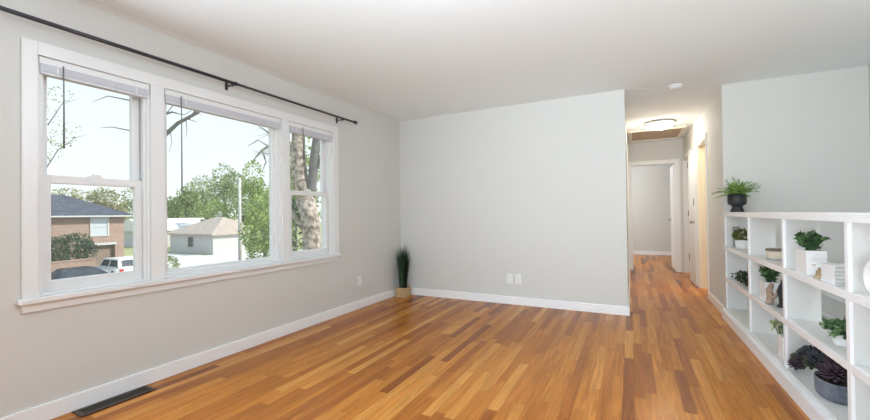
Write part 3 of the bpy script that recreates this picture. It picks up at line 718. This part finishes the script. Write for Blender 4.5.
# ------------------------------------------------------------------ tall grass in the corner
t = thing('potted_grass', 'tall dark green grass in tan wooden box, room corner', 'potted plant', (-2.785, 4.475, 0))
square_pot(t, .150, .125, M['tan'], 1.0)
bm = bmesh.new()
for i in range(520):
    a = random.uniform(0, 2*PI); r0 = .05*math.sqrt(random.random()); h = random.uniform(.28, .50)+.22*random.random()**2*(1-r0/.05*.6)+.04; sp_ = abs(random.gauss(0, .034))
    if random.random() < .12: sp_ += random.uniform(.02, .06); h *= .8
    b0 = Vector((math.cos(a)*r0, math.sin(a)*r0, .10)); dirv = Vector((math.cos(a), math.sin(a), 0))
    tip = b0+dirv*sp_+Vector((0, 0, h)); mid = b0+dirv*sp_*.3+Vector((0, 0, h*.55))
    tip.x = max(tip.x, XL+.02-(-2.785)); tip.y = min(tip.y, YB-.02-4.475)
    sd = Vector((-math.sin(a+.8), math.cos(a+.8), 0))*.0035
    v = [bm.verts.new(q) for q in (b0-sd, b0+sd, mid+sd, mid-sd, tip)]
    bm.faces.new((v[0], v[1], v[2], v[3])); bm.faces.new((v[3], v[2], v[4]))
obj('grass_blades', bm, M['grass'], t)

# ------------------------------------------------------------------ outdoors
def gz(x):   # ground height falling away from the house
    if x > -4: return -1.0
    if x < -22: return -3.40
    u = (-4-x)/18; return -1.0-2.4*(u*u*(3-2*u))
bm = bmesh.new(); xs = [-3.1, -4, -6, -8, -10, -12, -14, -16, -18, -20, -22, -26, -30, -34, -60, -180]
rows = [[bm.verts.new((x_, y_, gz(x_))) for y_ in range(-60, 201, 20)] for x_ in xs]
for r0, r1 in zip(rows, rows[1:]):
    for i in range(len(r0)-1): bm.faces.new((r0[i], r0[i+1], r1[i+1], r1[i]))
struct('ground', bm, M['lawn'], 'grassy ground sloping down to the street', 'ground')
struct('street', boxes((-31, -24, -60, 200, -3.5, -3.385)), M['asphalt'], 'pale asphalt street in front of the houses', 'street')
struct('driveway', boxes((-52, -31, 19.4, 27.5, -3.5, -3.37), (-38, -31, 14.0, 18.4, -3.5, -3.37), (-44, -31, 27.5, 40, -3.5, -3.375)), M['concrete'], 'bright concrete driveways beside the houses', 'driveway')

def tree(name, label, base, trunk, blobs, n, L, W, leafm, barkm, group=None, limbs=()):
    t = thing(name, label, 'tree' if 'shrub' not in name else 'shrub', base, 0, group)
    bm = bmesh.new()
    if trunk: tube(bm, trunk[0], trunk[1], 10)
    for pts, rad in limbs: tube(bm, pts, rad, 7)
    if trunk or limbs: obj('trunk', bm, barkm, t)
    if blobs:
        bm = bmesh.new(); crown(bm, blobs, n, L, W); obj('foliage', bm, leafm, t)
    return t
def wp(px, py, Z):
    """scene point on the sight line of a photo pixel at a depth: used to survey where things stand"""
    d = F+R2*((px-435)/FOC)+U2*((210-py)/FOC); return Vector((0, 0, 1.12))+d*Z
def bgtree(px, ytop, wpx, Z, leafm, label, n=2600, zb=-3.4, name='tree', L=.5):
    p = wp(px, ytop, Z); Wm = wpx*Z/FOC; h = p.z-zb; base = (p.x, p.y, zb)
    k = Wm/2; blobs = []
    for i in range(9):
        a = random.uniform(0, 2*PI); rr = random.uniform(.1, .62)*k; zc = random.uniform(.34, .80)*h
        q = k*random.uniform(.34, .5); blobs.append((math.cos(a)*rr, math.sin(a)*rr, zc, q, q, min(q, h*.25)))
    blobs += [(0, 0, h*.80, k*.5, k*.5, h*.20), (0, 0, h*.45, k*.8, k*.8, h*.28)]
    return tree(name, label, base, ([(0, 0, 0), (.1, 0, h*.3), (0, .1, h*.75)], [.04*h, .03*h, .01*h]), blobs, n, L, L*.6, leafm, M['darkbark'], 'trees across the street')
bgtree(66, 188, 50, 75, M['leafE'], 'pale autumn tree behind the left end of brick house')
bgtree(104, 188, 46, 72, M['leafE'], 'pale tree just right of the brick house ridge')
bgtree(136, 186, 46, 90, M['leafC'], 'yellow green tree past the right end of brick house')
bgtree(169, 197, 40, 104, M['leafC'], 'yellow green tree at left of the picture window view', 3000, L=.6)
bgtree(186, 186, 32, 90, M['leafB'], 'mid green tree behind the long pale house', 3000, L=.5)
bgtree(202, 175, 38, 120, M['leafB'], 'farthest tall tree rising over the white house roof', 3600, L=.6)
bgtree(224, 163, 42, 77, M['leafB'], 'taller green tree left of the utility pole', 4400, L=.42)
bgtree(253, 160, 38, 62, M['leafA'], 'tall bright green tree behind the utility pole', 4200, L=.36)
bgtree(292, 140, 60, 55, M['leafB'], 'green tree behind the mottled trunk', 3600)
p = wp(216, 186, 61.5); tree('round_shrub', 'rounded bright green shrub behind the white house roof', (p.x, p.y, -3.4), ([(0, 0, 0), (0, 0, 3)], [.12, .06]),
     [(0, 0, 5.0, 1.8, 1.8, 2.2), (.6, .9, 2.9, 1.6, 1.7, 1.6), (-.5, -.9, 2.7, 1.6, 1.6, 1.6)], 2200, .32, .21, M['leafA'], M['darkbark'])
p = wp(264, 170, 27); tree('leafy_tree', 'bright green leafy tree at right in the picture window', (p.x, p.y, -3.4), ([(0, 0, 0), (.05, 0, 2), (0, .1, 4)], [.16, .12, .05]),
     [(0, .2, 4.7, 1.3, 1.4, 1.4), (.3, -.5, 3.4, 1.4, 1.3, 1.4), (-.2, .7, 3.2, 1.5, 1.4, 1.3), (.1, .2, 2.0, 1.3, 1.4, 1.1), (-.1, .9, 5.6, .9, 1.0, .9), (.3, -.9, 4.3, .7, .7, .8)], 5600, .20, .125, M['leafA'], M['darkbark'])
p = wp(245, 214, 57); tree('plum_shrub', 'dark plum shrub beside the utility pole', (p.x, p.y, -3.4), None, [(0, 0, 2.9, .9, .9, 1.7), (.2, .4, 1.7, .7, .7, 1.3)], 900, .28, .18, M['purple'], M['darkbark'], None, [([(0, 0, 0), (0, 0, 1.8)], [.1, .05])])
p = wp(261, 250, 24); tree('low_shrub', 'low dark shrub at the foot of the leafy tree', (p.x, p.y, gz(p.x)), None, [(0, 0, .55, .9, 1.1, .75)], 900, .14, .09, M['leafD'], M['darkbark'], None, [([(0, 0, 0), (0, 0, .5)], [.05, .03])])
p = wp(164, 262, 30); tree('yellow_shrub', 'pale yellow shrub at lower left of the picture window', (p.x, p.y, -3.4), None, [(0, 0, .7, .9, 1.0, .8)], 700, .16, .1, M['leafC'], M['darkbark'], None, [([(0, 0, 0), (0, 0, .6)], [.05, .03])])
p = wp(69, 245, 29.2); tree('dark_shrub', 'large dark green bush before the brick house wall', (p.x, p.y, -3.4), None, [(0, 0, 1.9, 1.2, 1.3, 1.35), (.1, -.9, 1.9, 1.0, .9, 1.2), (-.1, .6, 2.5, .9, .9, .85), (0, 1.0, 1.9, .8, .7, .9)], 3000, .17, .10, M['leafD'], M['darkbark'], None, [([(0, 0, 0), (0, 0, 1.6)], [.09, .05])])
p = wp(60, 262, 26.6); tree('yellow_bush', 'small yellow bush by the low brick wall', (p.x, p.y, -3.4), None, [(0, 0, .55, .5, .6, .55)], 420, .12, .08, M['leafC'], M['darkbark'], None, [([(0, 0, 0), (0, 0, .5)], [.04, .02])])

# the big mottled trunk right outside the narrow window
tb = wp(311, 250, 8.6); gx = gz(tb.x)
h0 = tb.z-gx
t = thing('big_tree', 'big mottled tree trunk forking outside the narrow window', 'tree', (tb.x, tb.y, gx))
def tl(px, py, Z=8.6): return wp(px, py, Z)-Vector((tb.x, tb.y, gx))
bm = bmesh.new()
tube(bm, [(.1, 0, 0), tl(312, 250), tl(311, 222), tl(305, 198)], [.34, .20, .19, .21], 14)
tube(bm, [tl(306, 203), tl(300, 180), tl(298, 150), tl(299, 118), tl(296, 70)], [.19, .17, .15, .13, .09], 12)
tube(bm, [tl(311, 240), tl(303, 228), tl(294, 216), tl(284, 200)], [.10, .07, .05, .03], 8)
tube(bm, [tl(298, 160), tl(290, 148), tl(276, 142), tl(262, 150), tl(252, 162)], [.07, .05, .035, .025, .012], 7)
tube(bm, [tl(276, 142), tl(268, 132), tl(258, 126)], [.03, .02, .008], 6); tube(bm, [tl(262, 150), tl(266, 162), tl(262, 172)], [.02, .014, .006], 6); tube(bm, [tl(268, 146), tl(258, 140), tl(248, 146)], [.02, .012, .006], 6)
shade(obj('trunk', bm, M['bark'], t))
bm = bmesh.new(); tube(bm, [tl(308, 205), tl(312, 187), tl(314, 160), tl(317, 135), tl(322, 90)], [.12, .10, .10, .08, .05], 10); tube(bm, [tl(314, 172), tl(320, 160), tl(326, 140)], [.06, .04, .03], 8)
shade(obj('shaded_limb', bm, M['darkbark'], t))  # darker bark put on this stem for its shade
bm = bmesh.new()
for root_ in ((284, 128), (284, 150)):
    for _ in range(9):
        a = random.uniform(2.3, 4.0); q = root_; rr = .013; pts = [tl(*q)]; rd = [rr]
        for k in range(4):
            q = (q[0]+math.cos(a)*8, q[1]+math.sin(a)*8*random.uniform(.4, 1)); a += random.uniform(-.6, .6); rr *= .66; pts.append(tl(*q)); rd.append(rr)
        tube(bm, pts, rd, 5)
obj('twigs', bm, M['darkbark'], t)
bm = bmesh.new()
c_ = [tl(*q) for q in ((297, 200, 9.6), (318, 168, 9.4), (320, 140, 9.5), (310, 126, 9.8), (296, 236, 9.4), (325, 205, 9.6), (306, 150, 10.4))]
crown(bm, [(q.x, q.y, q.z, r_, r_, r_) for q, r_ in zip(c_, (.32, .30, .30, .28, .35, .35, .3))], 620, .11, .07)
obj('foliage', bm, M['leafA'], t)
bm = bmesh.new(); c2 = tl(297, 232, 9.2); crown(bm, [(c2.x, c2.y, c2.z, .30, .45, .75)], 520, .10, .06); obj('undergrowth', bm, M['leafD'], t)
# bare limb tree whose branches cross the top of the picture and left windows
tb2 = wp(146, 250, 13); g2 = gz(tb2.x)
t = thing('bare_tree', 'slender tree with bare limbs standing behind the window mullion', 'tree', (tb2.x, tb2.y, g2))
def t2(px, py, Z=13): return wp(px, py, Z)-Vector((tb2.x, tb2.y, g2))
bm = bmesh.new()
tube(bm, [(0, 0, 0), t2(148, 230), t2(147, 180), t2(149, 150), t2(146, 100), t2(147, 60)], [.16, .12, .11, .10, .08, .05], 9)
tube(bm, [t2(148, 160), t2(163, 137), t2(178, 123), t2(197, 113), t2(204, 108)], [.09, .075, .06, .05, .03], 8)
tube(bm, [t2(178, 123), t2(188, 119), t2(197, 122)], [.03, .02, .008], 6); tube(bm, [t2(146, 130), t2(160, 116), t2(172, 112), t2(184, 115)], [.05, .04, .03, .01], 6)
tube(bm, [t2(190, 117), t2(198, 108), t2(199, 98)], [.03, .02, .008], 6); tube(bm, [t2(186, 120), t2(187, 130), t2(186, 138)], [.015, .01, .004], 5)
tube(bm, [t2(147, 140), t2(132, 131), t2(112, 127), t2(100, 128)], [.04, .024, .014, .006], 6); tube(bm, [t2(147, 110), t2(128, 100), t2(108, 96), t2(92, 102)], [.04, .024, .014, .006], 6)
for (a, b_, c_, w_) in (((197, 113), (205, 104), (214, 100), .016), ((170, 130), (172, 142), (169, 152), .014), ((163, 118), (174, 104), (186, 100), .018), ((184, 115), (192, 110), (203, 116), .010)):
    tube(bm, [t2(*a), t2(*b_), t2(*c_)], [w_, w_*.7, w_*.3], 5)
shade(obj('trunk', bm, M['darkbark'], t))
# leafy tree whose twigs show at the left of the left window
p = wp(44, 150, 16); g3 = gz(p.x); B3 = Vector((p.x, p.y, g3))
def t3(px, py, dz=0): return tuple(wp(px, py, 16+dz)-B3)
tree('twiggy_tree', 'thin leafed tree at the left edge of the left window', B3, ([(0, 0, 0), t3(40, 200), t3(42, 150), t3(47, 105)], [.12, .07, .04, .015]),
     [(*t3(52, 150), .35, .35, .5), (*t3(62, 138), .45, .45, .4), (*t3(58, 95, .4), .5, .5, .3), (*t3(50, 118), .3, .3, .4), (*t3(72, 128), .3, .3, .2)], 300, .09, .05, M['leafC'], M['darkbark'], None,
     [([t3(45, 170), t3(58, 150), t3(75, 138), t3(88, 134)], [.022, .016, .010, .004]), ([t3(48, 125), t3(62, 104), t3(80, 98)], [.02, .012, .004])])

# brick house
HX, HY0, HY1, G = -40.0, 4.0, 17.75, -3.4
t = thing('brick_house', 'two storey brick house with dark hip roof across the street', 'house', (HX, 14, G))
def hp(name, bm, m, par=None):
    bmesh.ops.translate(bm, vec=(-HX, -14, -G), verts=bm.verts[:]); return obj(name, bm, m, par or t)
EZ = 1.35
GY0, GY1 = 14.9, 17.1
hp('wall', boxes((HX-9, HX, HY0, GY0, G, EZ), (HX-9, HX, GY1, HY1, G, EZ), (HX-9, HX, GY0, GY1, G+2.2, EZ), (HX-9, HX-.5, GY0, GY1, G, G+2.2)), M['brick'])
bm = bmesh.new(); o_ = .55; zr = 3.2; ym0, ym1 = HY0+4, HY1-2.6; xm = HX-4.5
V = [bm.verts.new(q) for q in ((HX+o_, HY0-o_, EZ), (HX+o_, HY1+o_, EZ), (HX-9-o_, HY1+o_, EZ), (HX-9-o_, HY0-o_, EZ), (xm, ym0, zr), (xm, ym1, zr),
     (HX+o_, HY0-o_, EZ-.16), (HX+o_, HY1+o_, EZ-.16), (HX-9-o_, HY1+o_, EZ-.16), (HX-9-o_, HY0-o_, EZ-.16))]
for f in ((0, 1, 5, 4), (1, 2, 5), (2, 3, 4, 5), (3, 0, 4), (0, 6, 7, 1), (1, 7, 8, 2), (2, 8, 9, 3), (3, 9, 6, 0), (6, 9, 8, 7)): bm.faces.new([V[i] for i in f])
hp('roof', bm, M['shingle'])
hp('gutter', boxes((HX+.55, HX+.66, HY0-.5, HY1+.5, EZ-.16, EZ-.04)), M['siding'])
def hwin(y0, y1, z0, z1):
    bm = bmesh.new(); ring(bm, HX, HX+.08, y0, y1, z0, z1, .12, .12, .12, .12); box(bm, HX, HX+.06, y0, y1, (z0+z1)/2-.04, (z0+z1)/2+.04)
    f = hp('window', bm, M['siding']); hp('pane', boxes((HX-.02, HX+.02, y0+.1, y1-.1, z0+.1, z1-.1)), M['palepane'], f)
hwin(15.35, 16.65, -.45, 1.18); hwin(10.5, 11.8, -.45, 1.18)
gd = hp('garage_door', boxes((HX-.5, HX-.42, GY0, GY1, G, G+2.15)), M['garage'])
bm = bmesh.new()
for k in range(4): box(bm, HX-.42, HX-.40, GY0+.1, GY1-.1, G+.08+.53*k, G+.50+.53*k)
hp('door_panel', bm, M['garage'], gd)
hp('lintel', boxes((HX, HX+.05, GY0-.1, GY1+.1, G+2.2, G+2.38)), M['siding'])
tag(obj('garden_wall', boxes((-34.2, -33.8, 7, 13.3, -3.4, -1.82), (-34.25, -33.75, 7, 13.3, -1.82, -1.74)), M['brick']), 'low brick garden wall below the dark bush', 'wall')

# white house with tan hip roof
c0 = wp(213, 236, 45); WX, WY = c0.x, c0.y
t = thing('white_house', 'low white house with tan roof beside the utility pole', 'house', (WX, WY, G))
def qp(name, bm, m, par=None): return obj(name, bm, m, par or t)
ez = 2.45; LX, LY = 8.7, 7.5
qp('wall', boxes((-LX, 0, 0, LY, 0, ez)), M['siding'])
bm = bmesh.new(); o_ = .5
V = [bm.verts.new(q) for q in ((o_, -o_, ez), (o_, LY+o_, ez), (-LX-o_, LY+o_, ez), (-LX-o_, -o_, ez), (-3.6, LY/2, ez+2.0), (-LX+3.6, LY/2, ez+2.0), (o_, -o_, ez-.15), (o_, LY+o_, ez-.15), (-LX-o_, LY+o_, ez-.15), (-LX-o_, -o_, ez-.15))]
for f in ((0, 1, 4), (1, 2, 5, 4), (2, 3, 5), (3, 0, 4, 5), (0, 6, 7, 1), (1, 7, 8, 2), (2, 8, 9, 3), (3, 9, 6, 0), (6, 9, 8, 7)): bm.faces.new([V[i] for i in f])
qp('roof', bm, M['tanroof'])
bm = bmesh.new(); box(bm, -4.9, -3.7, -.06, 0, .75, 2.1); f = qp('window', bm, M['siding']); qp('pane', boxes((-4.8, -3.8, -.08, -.055, .83, 2.02)), M['darkglass'], f)
# long pale house behind
c1 = wp(190, 236, 62)
t = thing('pale_house', 'long pale roofed house behind the white house', 'house', (c1.x, c1.y, G))
qp('wall', boxes((-9, 0, -6, 7, 0, 2.5)), M['siding'], t)
bm = bmesh.new(); prism(bm, [(-9.6, 2.4), (.6, 2.4), (.6, 2.6), (-4.5, 4.3), (-9.6, 2.6)], 1, -6.5, 7.5); qp('roof', bm, M['whiteroof'], t)

# utility pole
p = wp(240, 250, 30)
t = thing('utility_pole', 'pale weathered utility pole in front of the green trees', 'pole', (p.x, p.y, -3.4))
bm = bmesh.new(); tube(bm, [(0, 0, 0), (0, 0, 7.5)], [.14, .10], 12); shade(obj('post', bm, M['pole'], t))
bm = bmesh.new(); lathe(bm, [(.11, 7.5), (.11, 7.53), (.02, 7.58)], 12); obj('cap', bm, M['steel'], t)

# cars
def car(name, label, loc, rz, paint, L, Wd, Ht, suv):
    t = thing(name, label, 'car', loc, rz)
    hw = Wd/2; zb = .28; zs = Ht*.58
    # lower body, nose at +x
    prof = [(-L/2, .45), (-L/2+.04, zs-.02), (-L*.28, zs+.03), (L*.20, zs), (L*.42, zs-.12), (L/2, zs-.28), (L/2, .40), (L/2-.12, zb), (-L/2+.12, zb)]
    bm = bmesh.new(); prism(bm, prof, 1, -hw, hw); bmesh.ops.bevel(bm, geom=bm.edges[:], offset=.05, segments=2, affect='EDGES'); shade(obj('body', bm, paint, t))
    xr, xf, tr, tf = (-L/2+.05, L*.20, -L/2+.35, L*.06) if suv else (-L*.40, L*.22, -L*.24, L*.06)
    i = .10
    bm = bmesh.new()
    A = [bm.verts.new(q) for q in ((xr, -hw+.04, zs), (xf, -hw+.04, zs), (xf, hw-.04, zs), (xr, hw-.04, zs))]
    B = [bm.verts.new(q) for q in ((tr, -hw+.04+i, Ht), (tf, -hw+.04+i, Ht), (tf, hw-.04-i, Ht), (tr, hw-.04-i, Ht))]
    bm.faces.new(A[::-1]); bm.faces.new(B)
    for k in range(4): bm.faces.new((A[k], A[(k+1) % 4], B[(k+1) % 4], B[k]))
    bmesh.ops.bevel(bm, geom=bm.edges[:], offset=.04, segments=2, affect='EDGES'); obj('cabin', bm, paint, t)
    def quad(a, b, c, d, n):
        bm = bmesh.new(); n = Vector(n).normalized()
        q = [Vector(v) for v in (a, b, c, d)]; lo = [bm.verts.new(v-n*.02) for v in q]; hi = [bm.verts.new(v+n*.012) for v in q]
        bm.faces.new(lo[::-1]); bm.faces.new(hi)
        for k in range(4): bm.faces.new((lo[k], lo[(k+1) % 4], hi[(k+1) % 4], hi[k]))
        obj('window', bm, M['darkglass'], t)
    def lerp(u, v, x): return u+(v-u)*x
    for s in (-1, 1):
        y0 = s*(hw-.04-i*.12); y1 = s*(hw-.04-i*.86); z0, z1 = lerp(zs, Ht, .12), lerp(zs, Ht, .86)
        for (u0, u1) in ((.08, .47), (.53, .92)):
            quad((lerp(lerp(xr, tr, .12), lerp(xf, tf, .12), u0), y0, z0), (lerp(lerp(xr, tr, .12), lerp(xf, tf, .12), u1), y0, z0),
                 (lerp(lerp(xr, tr, .86), lerp(xf, tf, .86), u1), y1, z1), (lerp(lerp(xr, tr, .86), lerp(xf, tf, .86), u0), y1, z1), (0, s, .3))
    for xa, xb, n in ((xr, tr, (-1, 0, .3)), (xf, tf, (1, 0, .6))):
        quad((lerp(xa, xb, .12), -hw+.2, lerp(zs, Ht, .12)), (lerp(xa, xb, .12), hw-.2, lerp(zs, Ht, .12)), (lerp(xa, xb, .86), hw-.26, lerp(zs, Ht, .86)), (lerp(xa, xb, .86), -hw+.26, lerp(zs, Ht, .86)), n)
    for sx_ in (-.30, .31):
        for s in (-1, 1):
            bm = bmesh.new(); y_ = s*(hw-.10); tube(bm, [(L*sx_, y_-.11, .33), (L*sx_, y_+.11, .33)], .33, 20); wh = obj('wheel', bm, M['tyre'], t)
            bm = bmesh.new(); tube(bm, [(L*sx_, y_+s*.105, .33), (L*sx_, y_+s*.12, .33)], .20, 16); obj('hubcap', bm, M['steel'], wh)
    for s in (-1, 1):
        obj('tail_lamp', boxes((-L/2-.015, -L/2+.05, s*(hw-.17)-.12, s*(hw-.17)+.12, zs-.26, zs-.06), bev=.01), M['red'], t)
        obj('headlamp', boxes((L/2-.06, L/2+.012, s*(hw-.25)-.14, s*(hw-.25)+.14, zs-.42, zs-.30), bev=.01), M['plastic'], t)
p = wp(118, 276, 29); car('car', 'white car parked on the driveway seen from behind', (p.x, p.y, -3.37), PI, M['carwhite'], 4.4, 1.8, 1.50, True)
p = wp(82, 285, 24.0); car('car', 'dark blue car parked along the street below the left window', (p.x, p.y+.2, -3.385 if p.x < -24 else gz(p.x)), PI/2, M['cardark'], 4.6, 1.8, 1.42, False)
